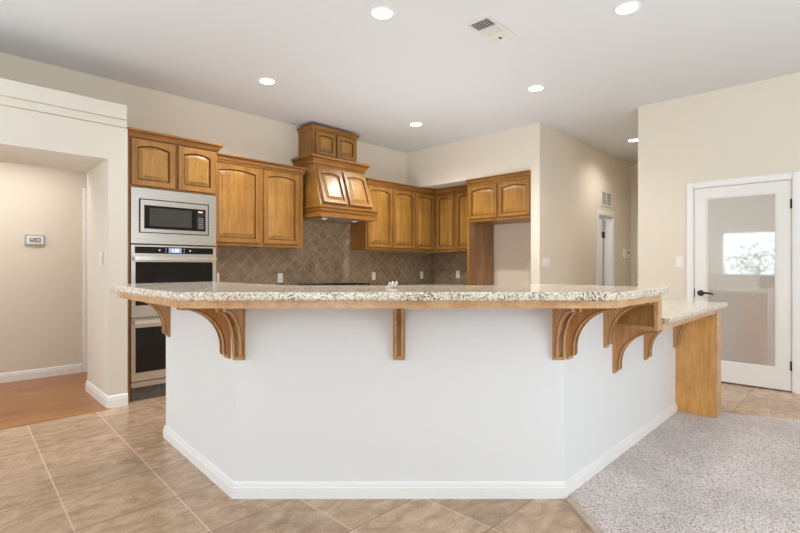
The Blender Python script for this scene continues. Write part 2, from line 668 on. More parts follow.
# ------------------------------------------------------------------ shell
CZ = 3.02
XL, YB = -2.4, -3.0
struct('floor', MB().box(XL, 9.2, YB, 6.5, -0.1, 0), 'tile')
wf = MB().prism([(-1.0, 4.53), (1.2, 4.53), (1.22, 5.36), (3.0, 5.36), (3.0, 6.34), (-1.0, 6.34)], 0, 0.004)
struct('floor_passage', wf, 'planks')
struct('ceiling', MB().box(XL, 9.2, YB, 5.40, CZ, CZ + 0.12), 'ceiling')
struct('ceiling_passage', MB().box(-1.0, 3.0, 5.36, 6.46, 2.44, 2.56), 'ceiling')

# long wall behind the ovens and the hood
struct('wall_left', MB().box(1.335, 6.37, 5.28, 5.36, 0, CZ).box(XL, 1.335, 5.28, 5.36, 2.40, CZ).box(XL, -1.0, 5.28, 5.36, 0, 2.4), 'wall')
# white projecting portal with its stepped top and pillar
hd = MB().box(-1.6, 1.335, 4.57, 5.28, 2.10, 2.385).box(-1.6, 1.335, 5.28, 5.36, 2.10, 2.40)
hd.prism([(1.188, 4.57), (1.335, 4.57), (1.335, 5.36), (1.215, 5.36)], 0, 2.10).box(-1.6, -1.0, 4.57, 5.36, 0, 2.10)
hd.box(-1.62, 1.325, 4.552, 5.28, 2.388, 2.447).box(-1.64, 1.318, 4.530, 5.28, 2.451, 2.572).box(-1.62, 1.31, 4.56, 5.28, 2.44, 2.46)
struct('wall_portal', hd, 'wall_white')
struct('wall_passage', MB().box(-1.0, 3.0, 6.34, 6.46, 0, 2.44).box(-1.12, -1.0, 5.36, 6.46, 0, 2.44).box(3.0, 3.12, 5.36, 6.46, 0, 2.44), 'wall')
# bulkhead over the niche, pillar beside the refrigerator space, niche back
fr = MB().box(5.6, 6.25, 3.08, 5.28, 2.435, CZ).box(5.6, 6.25, 2.957, 3.08, 0, CZ).box(6.25, 6.37, 2.957, 5.28, 0, CZ)
struct('wall_refrigerator', fr, 'wall')
# corridor wall with its doorway
hw = MB().box(6.37, 7.457, 2.957, 3.07, 0, CZ).box(8.03, 8.9, 2.957, 3.07, 0, CZ).box(7.457, 8.03, 2.957, 3.07, 2.0, CZ)
struct('wall_corridor', hw, 'wall')
struct('wall_side_room', MB().box(6.37, 8.9, 4.6, 4.7, 0, 2.5).box(8.9, 9.0, 2.957, 4.7, 0, 2.5).box(6.37, 8.9, 3.07, 4.6, 2.45, 2.5), 'side_room')
struct('wall_corridor_end', MB().box(8.9, 9.02, 1.6, 2.957, 0, CZ), 'wall')
rw = MB().box(5.84, 5.96, 1.30, 1.86, 0, CZ).box(5.84, 5.96, YB, 0.49, 0, CZ).box(5.84, 5.96, 0.49, 1.30, 2.02, CZ)
rw.box(5.96, 8.9, 1.74, 1.86, 0, CZ)
struct('wall_right', rw, 'wall')
struct('wall_light_block', MB().box(7.3, 7.4, -0.2, 1.72, 0, 2.5).box(5.96, 7.3, -0.3, -0.2, 0, 2.5).box(5.96, 7.3, -0.2, 1.72, 2.5, 2.56), 'wall')  # unseen walls added behind the glass door to stop light leaking in
# walls behind the camera: the mirrored garden window, unseen openings placed and sized for daylight
bw = MB()
WY0, WY1, WZ0, WZ1 = 1.35, 2.55, 0.95, 2.05
bw.box(XL - .12, XL, YB, -1.9, 0, CZ).box(XL - .12, XL, -.1, WY0, 0, CZ).box(XL - .12, XL, -1.9, -.1, 2.5, CZ).box(XL - .12, XL, WY1, 2.9, 0, CZ).box(XL - .12, XL, 2.9, 5.1, 2.5, CZ).box(XL - .12, XL, 5.1, 5.36, 0, CZ).box(XL - .12, XL, WY0, WY1, 0, WZ0).box(XL - .12, XL, WY0, WY1, WZ1, CZ)
struct('wall_back', bw, 'wall')
sw = MB().box(XL, 1.0, YB - .12, YB, 0, CZ).box(3.4, 5.96, YB - .12, YB, 0, CZ).box(1.0, 3.4, YB - .12, YB, 2.5, CZ)
struct('wall_patio', sw, 'wall')
wn = MB()
for y in (WY0, WY1 - .04):
    wn.box(XL - .08, XL - .03, y, y + .04, WZ0, WZ1)
for z in (WZ0, WZ1 - .04):
    wn.box(XL - .08, XL - .03, WY0, WY1, z, z + .04)
struct('window_1', wn, 'trim')
wn = MB()
for x in (1.0, 2.16, 3.32):
    wn.box(x, x + .08, YB - .09, YB - .03, 0, 2.5)
wn.box(1.0, 3.4, YB - .09, YB - .03, 2.42, 2.5).box(1.0, 3.4, YB - .09, YB - .03, 0, 0.06)
struct('window_2', wn, 'trim')
wn = MB()
for y in (2.9, 3.96, 5.02):
    wn.box(XL - .09, XL - .03, y, y + .08, 0, 2.5)
wn.box(XL - .09, XL - .03, 2.9, 5.1, 2.42, 2.5).box(XL - .09, XL - .03, 2.9, 5.1, 0, .06)
struct('added_window_left', wn, 'trim')  # unseen opening added to brighten the bar's left side and nearby tiles
wn = MB()
for y in (-1.9, -1.04, -.18):
    wn.box(XL - .09, XL - .03, y, y + .08, 0, 2.5)
wn.box(XL - .09, XL - .03, -1.9, -.1, 2.42, 2.5).box(XL - .09, XL - .03, -1.9, -.1, 0, .06)
struct('added_window_rear', wn, 'trim')  # unseen opening added for more frontal light on the bar

# carpet with the wooden strip at its edge
C0 = (2.345, 1.088)
dx, dy = -0.66, -0.75
far = (C0[0] + dx * 6, C0[1] + dy * 6)
tb = (YB - C0[1]) / dy
cl = (C0[0] + dx * tb, YB)
e1, e2 = (4.60, 0.86), (4.60 + 0.19 / 0.49 * 3.86, YB)
nx, ny = 0.75, -0.66
sp_w = 0.05
struct('floor_carpet', MB().prism([(C0[0] + nx * sp_w, C0[1] - .005), (cl[0] + nx * sp_w + .03, cl[1]), e2, e1, (4.6, 1.10), (2.4, 1.10)], 0, 0.012), 'carpet')
st = MB().prism([(C0[0] - nx * .01, C0[1]), (cl[0] - nx * .01, cl[1]), (cl[0] + nx * sp_w + .03, cl[1]), (C0[0] + nx * sp_w, C0[1])], 0, 0.014)
struct('trim_1', st, 'strip')

# ------------------------------------------------------------------ baseboards and casings
BASE = [(0, 0), (0.015, 0), (0.015, 0.068), (0.012, 0.074), (0.012, 0.078), (0.010, 0.092), (0.004, 0.102), (0, 0.104)]
BASEB = [(0, 0), (0.015, 0), (0.015, 0.055), (0.011, 0.059), (0.011, 0.062), (0.009, 0.075), (0.004, 0.082), (0, 0.084)]
W1, W2, W3, W4 = (1.268, 3.51), (1.18, 2.335), (2.367, 1.11), (4.39, 1.11)
struct('baseboard_bar', MB().sweep([(1.5, 3.51), W1, W2, W3, W4], BASEB), 'trim')
struct('baseboard_portal', MB().sweep([(1.215, 5.36), (1.188, 4.57), (1.335, 4.57)], BASE), 'trim')
struct('baseboard_passage', MB().sweep([(-1.0, 6.34), (1.385, 6.34)], BASE), 'trim')
struct('baseboard_right', MB().sweep([(5.84, 1.86), (5.84, 1.368)], BASE).sweep([(5.84, 0.425), (5.84, YB)], BASE), 'trim')
struct('baseboard_corridor', MB().sweep([(5.6, 3.08), (5.6, 2.957), (7.36, 2.957)], BASE).sweep([(8.12, 2.957), (8.9, 2.957)], BASE), 'trim')


def casing_y(x0, x1, z1, y, wdt, face=-1, t=.018):
    """door casing on a wall facing -Y around the opening x0..x1"""
    m = MB()
    for a, b in ((x0 - wdt, x0), (x1, x1 + wdt)):
        m.box(a, b, y - t, y, 0, z1 + wdt, .004)
        m.box(a + wdt * .2, b - wdt * .2, y - t - .005, y - t + .002, 0, z1 + wdt * .8, .003)
    m.box(x0 - .001, x1 + .001, y - t, y, z1, z1 + wdt, .004)
    m.box(x0 - .001, x1 + .001, y - t - .005, y - t + .002, z1 + wdt * .2, z1 + wdt * .8, .003)
    return m


def casing_x(y0, y1, z1, x, wdt, t=.018):
    m = MB()
    for a, b in ((y0 - wdt, y0), (y1, y1 + wdt)):
        m.box(x - t, x, a, b, 0, z1 + wdt, .004)
        m.box(x - t - .005, x - t + .002, a + wdt * .2, b - wdt * .2, 0, z1 + wdt * .8, .003)
    m.box(x - t, x, y0 - .001, y1 + .001, z1, z1 + wdt, .004)
    m.box(x - t - .005, x - t + .002, y0 - .001, y1 + .001, z1 + wdt * .2, z1 + wdt * .8, .003)
    return m


struct('trim_2', casing_x(0.487, 1.303, 2.023, 5.84, .062), 'trim')
cj = casing_y(7.457, 8.03, 2.0, 2.957, .07)
cj.box(7.447, 7.459, 2.957, 3.09, 0, 2.0).box(8.028, 8.04, 2.957, 3.09, 0, 2.0).box(7.447, 8.04, 2.957, 3.09, 1.998, 2.01)
struct('trim_3', cj, 'trim')
struct('trim_4', casing_y(1.455, 2.2, 2.02, 6.34, .062), 'trim')
struct('trim_5', casing_x(2.1, 2.80, 2.02, 8.9, .062), 'trim')
struct('door_4', MB().box(8.885, 8.9, 2.1, 2.80, 0.01, 2.02), 'door_white')
d = struct('door_3', MB().box(1.455, 2.2, 6.325, 6.34, 0.01, 2.02), 'door_white')

# tall glass door in the right wall
door = MB()
DY0, DY1, DZ0, DZ1 = 0.493, 1.298, 0.012, 2.018
GY0, GY1, GZ0, GZ1 = 0.608, 1.188, 0.215, 1.908
XF = 5.845
for a in ((DY0, GY0, DZ0, DZ1), (GY1, DY1, DZ0, DZ1), (GY0, GY1, DZ0, GZ0), (GY0, GY1, GZ1, DZ1)):
    door.box(XF, XF + .04, *a)
for a in ((GY0 - .001, GY0 + .012, GZ0, GZ1), (GY1 - .012, GY1 + .001, GZ0, GZ1), (GY0, GY1, GZ0 - .001, GZ0 + .012), (GY0, GY1, GZ1 - .012, GZ1 + .001)):
    door.box(XF + .006, XF + .03, *a, .003)
d1 = struct('door_1', door, 'door_white')
MB().box(XF + .014, XF + .022, GY0, GY1, GZ0, GZ1).build('glass_pane', 'door_glass', d1)
hm = MB().cyl((XF - .008, 1.238, 0.915), .031, .008, 'X', 28).cyl((XF - .04, 1.238, 0.915), .012, .034, 'X', 16)
hm.tube([(XF - .042, 1.245, .915), (XF - .046, 1.22, .917), (XF - .046, 1.18, .920), (XF - .044, 1.14, .914), (XF - .042, 1.118, .904)], [.012, .011, .010, .009, .007])
hm.build('lever_handle', 'dark_metal', d1)
for z in (1.79, 0.25):
    MB().cyl((XF - .006, DY0 - .002, z - .045), .007, .09, 'Z', 12).box(XF - .002, XF, DY0, DY0 + .012, z - .045, z + .045).build('hinge', 'dark_metal', d1)
MB().box(XF - .002, XF + .002, DY1 - .006, DY1 + .002, .87, .96).build('latch_plate', 'dark_metal', d1)

# open white door inside the corridor doorway
d2 = struct('door_2', MB().box(7.985, 8.02, 3.10, 3.66, 0.01, 1.99, .003), 'door_white')
for z in (1.72, 0.3):
    MB().box(7.975, 8.028, 3.072, 3.10, z - .05, z + .05).build('hinge', 'dark_metal', d2)

# ------------------------------------------------------------------ bar
bar = MB()
bar.prism([W1, W2, W3, (3.03, 1.11), (3.03, 1.6), (2.571, 1.6), (1.65, 2.55), (1.65, 3.51)], 0, 1.035)
bar.prism([(3.03, 1.11), (4.39, 1.11), (4.39, 1.6), (3.03, 1.6)], 0, 0.86)
struct('wall_bar', bar, 'wall_bar')


def off_line(k):
    return [miter([W1, W2, W3, (2.93, 1.11)], i, k, False) for i in range(4)]


OUT = 0.325
o = off_line(OUT)
bar_poly = [(1.66, 3.66), (1.22, 3.62), (1.07, 3.585), (.95, 3.49), (.888, 3.36), (.876, 3.25), o[1], o[2], (2.965, 1.11 - OUT), (2.965, 1.6), (2.571, 1.6), (1.65, 2.55)]
EDGE = lambda z0, z1: [(-.012, z0), (-.004, z0 + .003), (0, z0 + .012), (0, z1 - .009), (-.0012, z1 - .005), (-.0035, z1 - .0022), (-.008, z1 - .0005), (-.013, z1)]
top = thing('bar_countertop', 'long speckled cream granite bar top with angled front over the white bar wall', 'countertop', (0, 0, 0))
MB().slab(bar_poly, EDGE(1.037, 1.077)).build('granite_slab', 'granite', top)
a = off_line(.296)
ap = [(1.5, 3.60), (1.22, 3.59), (1.085, 3.557), (.975, 3.467), (.917, 3.345), (.906, 3.24), a[1], a[2], (2.935, 1.11 - .296)]
MB().sweep(ap, [(0, 1.0015), (0, 1.037), (-.02, 1.037), (-.02, 1.0015)]).build('apron', 'apron', top)
u = off_line(.276)
MB().prism([(1.5, 3.58), (1.2, 3.57), (1.02, 3.44), (.95, 3.2), u[1], u[2], (2.90, 1.11 - .276), (2.90, 1.109), (2.366, 1.109), (1.179, 2.334), (1.267, 3.509)], 1.022, 1.036).build('underlay', 'wood_h', top)

low = thing('lower_countertop', 'lower granite counter stepping down at the right end of the bar', 'countertop', (0, 0, 0))
lp = [(3.035, .80), (4.67, .80), (4.67, 1.62), (3.035, 1.62)]
MB().slab(lp, EDGE(.862, .90)).build('granite_slab', 'granite', low)
MB().sweep([(3.005, .826), (4.385, .826)], [(0, .828), (0, .862), (-.02, .862), (-.02, .828)]).build('apron', 'apron', low)
MB().box(3.02, 4.385, .848, 1.108, .848, .861).build('underlay', 'wood_h', low)

ris = thing('riser_panel', 'small upright wooden panel closing the step between raised bar top and lower counter', 'panel', (2.963, .83, .83))
MB().box(.0, .045, .022, .278, .02, .172).build('board', 'wood_v', ris)
MB().box(-.026, .046, 0, .022, 0, .170, .002).build('front_post', 'apron', ris)
MB().box(-.010, .045, .024, .15, 0, .020, .004).build('ledge_molding', 'apron', ris)

ep = thing('end_panel', 'broad orange maple end panel standing on the carpet under the lower counter', 'panel', (4.39, .835, 0))
MB().box(0, .02, 0, .274, .0125, .861).build('face_board', 'panel', ep)
MB().box(.02, .155, .004, .274, .0125, .861).build('core', 'panel', ep)
MB().box(.0, .165, -.012, 0, .0125, .861, .002).build('edge_board', 'apron', ep)


# wooden corbels
def make_corbel(label):
    t = thing('corbel', label, 'bracket', (0, 0, 0), 0, 'wooden corbels under the bar')
    P, H = .262, .297
    MB().box(-.031, .031, -.014, 0, -.310, 0, .002).build('back_plate', 'corbel', t)

    def prof(ins):
        pts = [(-.014, 0), (-P + ins, 0), (-P + ins, -.012)]
        # small nose
        for k in range(5):
            pts.append((-P + ins + .0008 * k, -.014 - .006 * k))
        # concave quarter sweep down to the foot
        x0, z0 = -P + .006, -.042
        x1, z1 = -.040, -H + .045
        for k in range(15):
            an = math.pi / 2 * k / 14
            x = x1 - (x1 - x0) * (1 - math.sin(an)) if False else x0 + (x1 - x0) * math.sin(an)
            z = z1 + (z0 - z1) * math.cos(an)
            nxx, nzz = math.sin(an) * (z0 - z1), math.cos(an) * (x1 - x0)
            ln = math.hypot(nxx, nzz) or 1
            pts.append((x + ins * nzz * 0 / ln + ins * .8, z + ins * .8))
        # rounded foot
        for k in range(6):
            an = R(180 + 90 * k / 5)
            pts.append((-.022 + (.019 - ins) * math.cos(an), -H + .026 + (.022 - ins) * math.sin(an)))
        pts.append((-.014, -H + .002 + ins))
        return pts
    hw = .0245
    seq = [(-hw, .004), (-hw + .003, 0), (-.0105, 0), (-.0085, .009), (.0085, .009), (.0105, 0), (hw - .003, 0), (hw, .004)]
    loops = [[(x, y, z) for y, z in prof(i)] for x, i in seq]
    mb = MB().loft(loops, True, True, mis=[0, 0, 1, 1, 1, 0, 0])
    mb.build('bracket_arm', ['corbel', 'wood_dark'], t)
    # dark routed line following the curve on both cheeks
    for sx in (-1, 1):
        pp = prof(.010)[8:-1]
        m = MB()
        m.tube([(sx * (hw + .0002), y, z) for y, z in pp], .0021, 6)
        m.build('routed_line', 'glaze', t)
    return t


THF = -(math.pi / 2 - math.acos(.696 / math.hypot(.696, .718))) if False else math.atan2(-.718, .696)
tdir = Vector((W3[0] - W2[0], W3[1] - W2[1])).normalized()
fp = lambda s: (W2[0] + tdir.x * s, W2[1] + tdir.y * s)
LEN = (Vector(W3) - Vector(W2)).length
TOPZ = 1.0215
spots = [
    ((1.2622, 3.435), R(-90), TOPZ, 'carved wooden corbel nearest the wall ovens, at the far left end of the bar'),
    ((1.186, 2.408), R(-90), TOPZ, 'wooden corbel on the left side wall just behind the left front corner of the bar'),
    (fp(.027), THF, TOPZ, 'fluted wooden corbel at the left end of the front bar wall'),
    (fp(.851), THF, TOPZ, 'lone fluted wooden corbel in the middle of the front bar wall'),
    (fp(LEN - .033), THF, TOPZ, 'fluted wooden corbel at the right end of the front bar wall'),
    ((2.367 + .045, 1.11), 0, TOPZ, 'wooden corbel on the right side wall just behind the right front corner of the bar'),
    ((2.908, 1.11), 0, TOPZ, 'upper wooden corbel under the raised bar end, against the step panel'),
    ((3.05, 1.11), 0, .847, 'lower wooden corbel right below the step panel, hanging lowest left'),
    ((3.63, 1.11), 0, .847, 'wooden corbel under the lower counter, midway between step and end panel'),
    ((4.352, 1.11), 0, .847, 'wooden corbel set against the orange end panel'),
]
c0 = None
for (p, th, z, lab) in spots:
    if c0 is None:
        c0 = make_corbel(lab)
        c0.location = (p[0], p[1], z)
        c0.rotation_euler = (0, 0, th)
    else:
        dup(c0, (p[0], p[1], z), th, lab)

# ------------------------------------------------------------------ cabinet joinery
def door_parts(w, h, rise, stile, parent, name='door', loc=(0, 0, 0), rot=None, top_rail=None):
    """raised panel door, front towards -y, lower left at loc; the raised panel is its sub-part"""
    tr = top_rail or stile
    t = .020
    K = 13

    def inner(dd, y):
        x0, x1 = stile + dd, w - stile - dd
        zs, zp = h - tr - rise - dd, h - tr - dd
        pts = [(x0, y, stile + dd), (x1, y, stile + dd)]
        c = x1 - x0
        for k in range(K):
            q = k / (K - 1)
            x = x1 - c * q
            z = zs + (zp - zs) * (1 - (2 * q - 1) ** 2) if rise > 0 else zp
            pts.append((x, y, z))
        return pts

    def outer(dd, y):
        ii = inner(0, 0)
        pts = [(dd, y, dd), (w - dd, y, dd)]
        for k in range(K):
            x = ii[2 + k][0]
            if k == 0:
                x = w - dd
            elif k == K - 1:
                x = dd
            pts.append((x, y, h - dd))
        return pts
    fr = MB().loft([inner(0, 0), outer(0, 0), outer(0, -t + .006), outer(.006, -t), inner(0, -t), inner(.005, -t + .012), inner(.007, -.002), inner(.0, 0)],
                   False, False, mis=[0, 0, 1, 0, 1, 1, 0])
    d = fr.build(name, ['wood_frame', 'glaze'], parent, loc)
    if rot:
        d.rotation_euler = rot
    bw_ = min(.04, w * .09)
    MB().loft([inner(.0065, -.003), inner(.0065, -t + .014), inner(.010, -t + .014), inner(.010 + bw_ * .45, -t + .008), inner(.010 + bw_ * .9, -t + .004), inner(.012 + bw_ * .9, -t - .001)],
              True, True, mis=[1, 1, 0, 0, 0]).build('raised_panel', ['wood_v', 'glaze'], d)
    return d


def crown_prof(z, h=.062, out=.045):
    return [(0, z - h - .014), (.010, z - h - .014), (.010, z - h - .002), (.005, z - h), (.005, z - h + .004), (.014, z - h + .006), (.016, z - h * .74), (.022, z - h * .56),
            (out * .66, z - h * .42), (out * .84, z - h * .34), (out * .74, z - h * .31), (out * .74, z - h * .26), (out * .92, z - h * .24), (out, z - h * .20), (out, z), (0, z)]


CROWN_DARK = (2, 3, 9, 10)


def upper_cabinet(label, loc, rz, w, dep, h, doors, rise, crown=(True, True), name='upper_cabinet', crown_cut=0, crown_h=.062):
    """origin at the front lower left corner of the carcass"""
    t = thing(name, label, 'cabinet', loc, rz)
    cab = MB().box(0, w, .0, dep, 0, h - .04)
    cab.build('carcass', 'wood_frame', t)
    for (a, b, z0, z1) in doors:
        door_parts(b - a, z1 - z0, rise, .052, t, 'door', (a, -.001, z0), None, .05)
    path = [(0, 0), (w - crown_cut, 0)]
    if crown[0]:
        path = [(0, dep)] + path
    if crown[1]:
        path = path + [(w, dep)]
    cr = MB().sweep(path, crown_prof(h, crown_h), dark=CROWN_DARK)
    cr.box(.002, w - .002, .002, dep, h - .045, h - .002)
    cr.build('crown_molding', ['wood_h', 'glaze'], t)
    return t


# oven tower (hollow, appliances sit inside)
TX, TY, TW, TD = 1.352, 4.63, .808, .648
tw = thing('oven_cabinet', 'tall maple cabinet housing the microwave and double oven beside the white portal pillar', 'cabinet', (TX, TY, 0))
m = MB().box(0, .020, 0, TD, 0.0, 2.36).box(TW - .020, TW, 0, TD, 0.0, 2.36).box(.02, TW - .02, TD - .012, TD, .1, 2.36)
m.box(.02, TW - .02, .0, TD - .012, 1.897, 2.36).box(.02, TW - .02, .115, TD - .012, .10, .121)
m.box(.02, TW - .02, .02, TD - .012, 1.388, 1.398)
m.build('carcass', 'wood_frame', tw)
MB().box(0.021, TW - .021, .03, .11, 0, .121).build('toe_kick', 'toe_tile', tw)
for a, b in ((.022, .402), (.424, .786)):
    door_parts(b - a, .418, .026, .052, tw, 'door', (a, -.001, 1.912))
m = MB().sweep([(-.012, 0), (TW, 0), (TW, .268)], crown_prof(2.405, .07, .048), dark=CROWN_DARK).box(.002, TW - .002, .002, TD, 2.34, 2.403)
m.build('crown_molding', ['wood_h', 'glaze'], tw)

# built-in microwave
mw = thing('microwave', 'built-in stainless microwave with dark window above the double oven', 'microwave', (TX + .022, TY, 1.40))
A_, B_ = .764, .492
MB().box(.03, A_ - .03, .03, .5, .01, B_ - .02).build('body', 'black', mw)
m = MB()
fx0, fx1, fz0, fz1 = .062, .692, .095, .400
for a in ((0, fx0, 0, B_), (fx1, A_, 0, B_), (fx0, fx1, 0, fz0), (fx0, fx1, fz1, B_)):
    m.box(a[0], a[1], -.022, -.001, a[2], a[3])
m.build('trim_frame', 'brushed', mw)
MB().box(fx0, fx1, -.012, .03, fz0, fz1).build('recess', 'black', mw)
m = MB()
ix0, ix1, iz0, iz1 = fx0 + .012, fx1 - .012, fz0 + .008, fz1 - .010
gx0, gx1, gz0, gz1 = ix0 + .030, ix1 - .022, iz0 + .030, iz1 - .046
for a in ((ix0, gx0, iz0, iz1), (gx1, ix1, iz0, iz1), (gx0, gx1, iz0, gz0), (gx0, gx1, gz1, iz1)):
    m.box(a[0], a[1], -.030, -.012, a[2], a[3], .002)
m.build('door_frame', 'steel', mw)
MB().box(gx0, gx1, -.026, -.012, gz0, gz1).build('glass_front', 'black_glass', mw)
MB().box(gx0 + .045, gx1 - .135, -.0275, -.0255, gz0 + .028, gz1 - .022).build('window', 'grey_glass', mw)
cp = MB().box(gx1 - .085, gx1 - .012, -.0275, -.0255, gz0 + .012, gz1 - .010).build('control_panel', 'black', mw)
MB().box(gx1 - .07, gx1 - .03, -.0285, -.0272, gz1 - .032, gz1 - .020).build('display', 'amber', cp)
kb = MB()
for i in range(3):
    for j in range(6):
        kb.box(gx1 - .068 + i * .017, gx1 - .058 + i * .017, -.0283, -.0272, gz0 + .03 + j * .018, gz0 + .036 + j * .018)
kb.build('keypad', 'plastic_grey', cp)

# double oven
ov = thing('double_oven', 'stainless built-in double wall oven with black glass doors under the microwave', 'oven', (TX + .022, TY, .122))
Z0 = .122
MB().box(.01, A_ - .01, .03, .55, .02, 1.255).build('body', 'black', ov)
cp = MB().box(0, A_, -.022, .03, 1.388 - .012 - Z0 - .078, 1.388 - Z0 - .002, .002).build('control_frame', 'brushed', ov)
cg = MB().box(.03, A_ - .03, -.0245, -.021, 1.312 - Z0, 1.372 - Z0).build('control_glass', 'black_glass', ov)
MB().box(.315, .43, -.0255, -.0242, 1.320 - Z0, 1.365 - Z0).build('display', 'lcd_on', cg)
for x in (.235, .51):
    MB().cyl((x, -.0258, 1.342 - Z0), .009, .002, 'Y', 16).build('touch_key', 'plastic_grey', cg)
for x in (.29, .455):
    for z in (1.330, 1.355):
        MB().cyl((x, -.0256, z - Z0), .005, .0016, 'Y', 10).build('touch_key', 'plastic_grey', cg)
fc = bpy.data.curves.new('clock', 'FONT')
fc.body = '1:30'
fc.size = .040
fc.align_x = 'CENTER'
fo = bpy.data.objects.new('clock', fc)
COL.objects.link(fo)
bpy.context.view_layer.update()
me = bpy.data.meshes.new_from_object(fo.evaluated_get(bpy.context.evaluated_depsgraph_get()))
bpy.data.objects.remove(fo)
me.transform(Matrix.Rotation(R(90), 4, 'X'))
me.transform(Matrix.Translation((.3725, -.0262, 1.328 - Z0)))
me.materials.clear()
me.materials.append(M['digit'])
co = bpy.data.objects.new('clock_digits', me)
COL.objects.link(co)
co.parent = cg


def oven_door(z0, z1, g0, g1):
    z0, z1, g0, g1 = z0 - Z0, z1 - Z0, g0 - Z0, g1 - Z0
    m = MB()
    gx0, gx1 = .034, A_ - .034
    for a in ((0, gx0, z0, z1), (gx1, A_, z0, z1), (gx0, gx1, z0, g0), (gx0, gx1, g1, z1)):
        m.box(a[0], a[1], -.024, .0, a[2], a[3])
    dd = m.build('oven_door', 'brushed', ov)
    MB().box(gx0, gx1, -.021, .0, g0, g1).build('door_glass', 'black_glass', dd)
    hz = z1 - .030
    h = MB().box(.012, A_ - .012, -.078, -.056, hz - .016, hz + .016, .006)
    for x in (.03, A_ - .06):
        h.box(x, x + .03, -.058, -.022, hz - .010, hz + .010)
    h.build('handle', 'polished', dd)


oven_door(.742, 1.297, .848, 1.236)
oven_door(.178, .735, .254, .652)
m = MB().box(0, A_, -.012, .03, .002, .045)
for k in range(3):
    m.box(0.0, A_, -.024, -.010, .006 + k * .016, .016 + k * .016, .003)
m.build('vent_grille', 'steel', ov)

# wall cabinets
upper_cabinet('two-door maple wall cabinet between the oven cabinet and the range hood', (2.162, 4.95, 1.42), 0, 1.236, .329, .98,
              [(.10, .640, .035, .885), (.688, 1.166, .035, .885)], .028, (False, True))
upper_cabinet('three-door maple wall cabinet right of the range hood', (4.434, 4.95, 1.43), 0, 1.482, .329, .99,
              [(.020, .492, .035, .90), (.518, .985, .035, .90), (1.003, 1.452, .035, .90)], .028, (False, False), crown_cut=.044)
upper_cabinet('two-door maple wall cabinet on the right wall between inner corner and refrigerator space', (5.92, 4.945, 1.43), R(-90), .86, .329, .99,
              [(.035, .385, .035, .90), (.430, .790, .035, .90)], .026, (False, False))
fc_ = upper_cabinet('short two-door maple cabinet over the empty refrigerator space', (5.602, 4.080, 1.832), R(-90), .998, .64, .600,
                    [(.03, .495, .03, .500), (.525, .99, .03, .500)], .028, (False, False), crown_h=.055)
sp = thing('refrigerator_side_panel', 'full-height brown maple panel on the left side of the refrigerator space', 'panel', (5.602, 4.055, 0))
MB().box(.0, .64, 0, .025, 0, 1.831).build('side_board', 'wood_dark', sp)
MB().box(-.004, .018, -.006, .031, 0, 1.831, .002).build('front_stile', 'wood_v', sp)

# range hood
hx0, hx1 = 3.47, 4.36
hood = thing('range_hood', 'stacked maple range hood with sloping doors over the cooktop', 'range hood', ((hx0 + hx1) / 2, 5.28, 1.80))
cx = (hx0 + hx1) / 2
W_ = (hx1 - hx0) / 2
b = MB()
def ubox(m, w, dep, prof, dark=()):
    return m.sweep([(-w, 0), (-w, -dep), (w, -dep), (w, 0)], prof, dark=dark)
base = MB().box(-W_ + .0, W_ - .0, -.600, 0, .012, .135)
ubox(base, W_, .600, [(0, 0), (.014, 0), (.018, .012), (.018, .050), (.006, .056), (.006, .070), (.020, .078), (.026, .098), (.016, .102), (.016, .108), (.034, .114), (.034, .136), (0, .145)], (3, 7))
base.build('base_molding', ['wood_h', 'glaze'], hood)
und = MB().box(-W_ + .05, W_ - .05, -.54, -.06, -.004, .014)
und.build('filter_plate', 'brushed', hood)
for x in (-.25, .25):
    MB().cyl((x, -.40, -.007), .035, .004, 'Z', 20).build('hood_lamp', 'screen_lens', hood)
yb, yt = -.585, -.405
zb, zt = .140, .655
body = MB()
loops = [[(-W_ + .005, 0, zb), (-W_ + .005, yb, zb), (W_ - .005, yb, zb), (W_ - .005, 0, zb)],
         [(-W_ + .03, 0, zt), (-W_ + .03, yt, zt), (W_ - .03, yt, zt), (W_ - .03, 0, zt)]]
body.loft(loops)
body.build('canopy', 'wood_v', hood)
# sloping doors
sl = math.atan2(yt - yb, zt - zb)
ln = math.hypot(yt - yb, zt - zb)
for (xa, xb) in ((-.395, -.015), (.015, .395)):
    door_parts(xb - xa, ln - .075, .024, .05, hood, 'door', (xa, yb + .006 - .004, zb + .028), (-sl, 0, 0))
cr = MB()
ubox(cr, W_ - .03, .405, [(0, .655), (.012, .655), (.012, .668), (.006, .670), (.006, .675), (.020, .678), (.024, .700), (.036, .722), (.050, .736), (.044, .738), (.044, .743), (.058, .746), (.062, .750), (.062, .775), (0, .785)], (2, 3, 8, 9))
cr.box(-W_ + .032, W_ - .032, -.404, 0, .65, .784)
cr.build('crown_molding', ['wood_h', 'glaze'], hood)
ch = MB().box(-.363, .363, -.315, 0, .784, 1.165)
ch.build('upper_box', 'wood_frame', hood)
for (xa, xb) in ((-.330, -.010), (.010, .330)):
    door_parts(xb - xa, .30, .018, .048, hood, 'door', (xa, -.316, .815))
cr = MB()
ubox(cr, .363, .315, [(0, 1.13), (.006, 1.13), (.010, 1.142), (.020, 1.156), (.026, 1.162), (.026, 1.180), (0, 1.184)])
cr.box(-.362, .362, -.314, 0, 1.16, 1.183)
cr.build('top_molding', 'wood_h', hood)

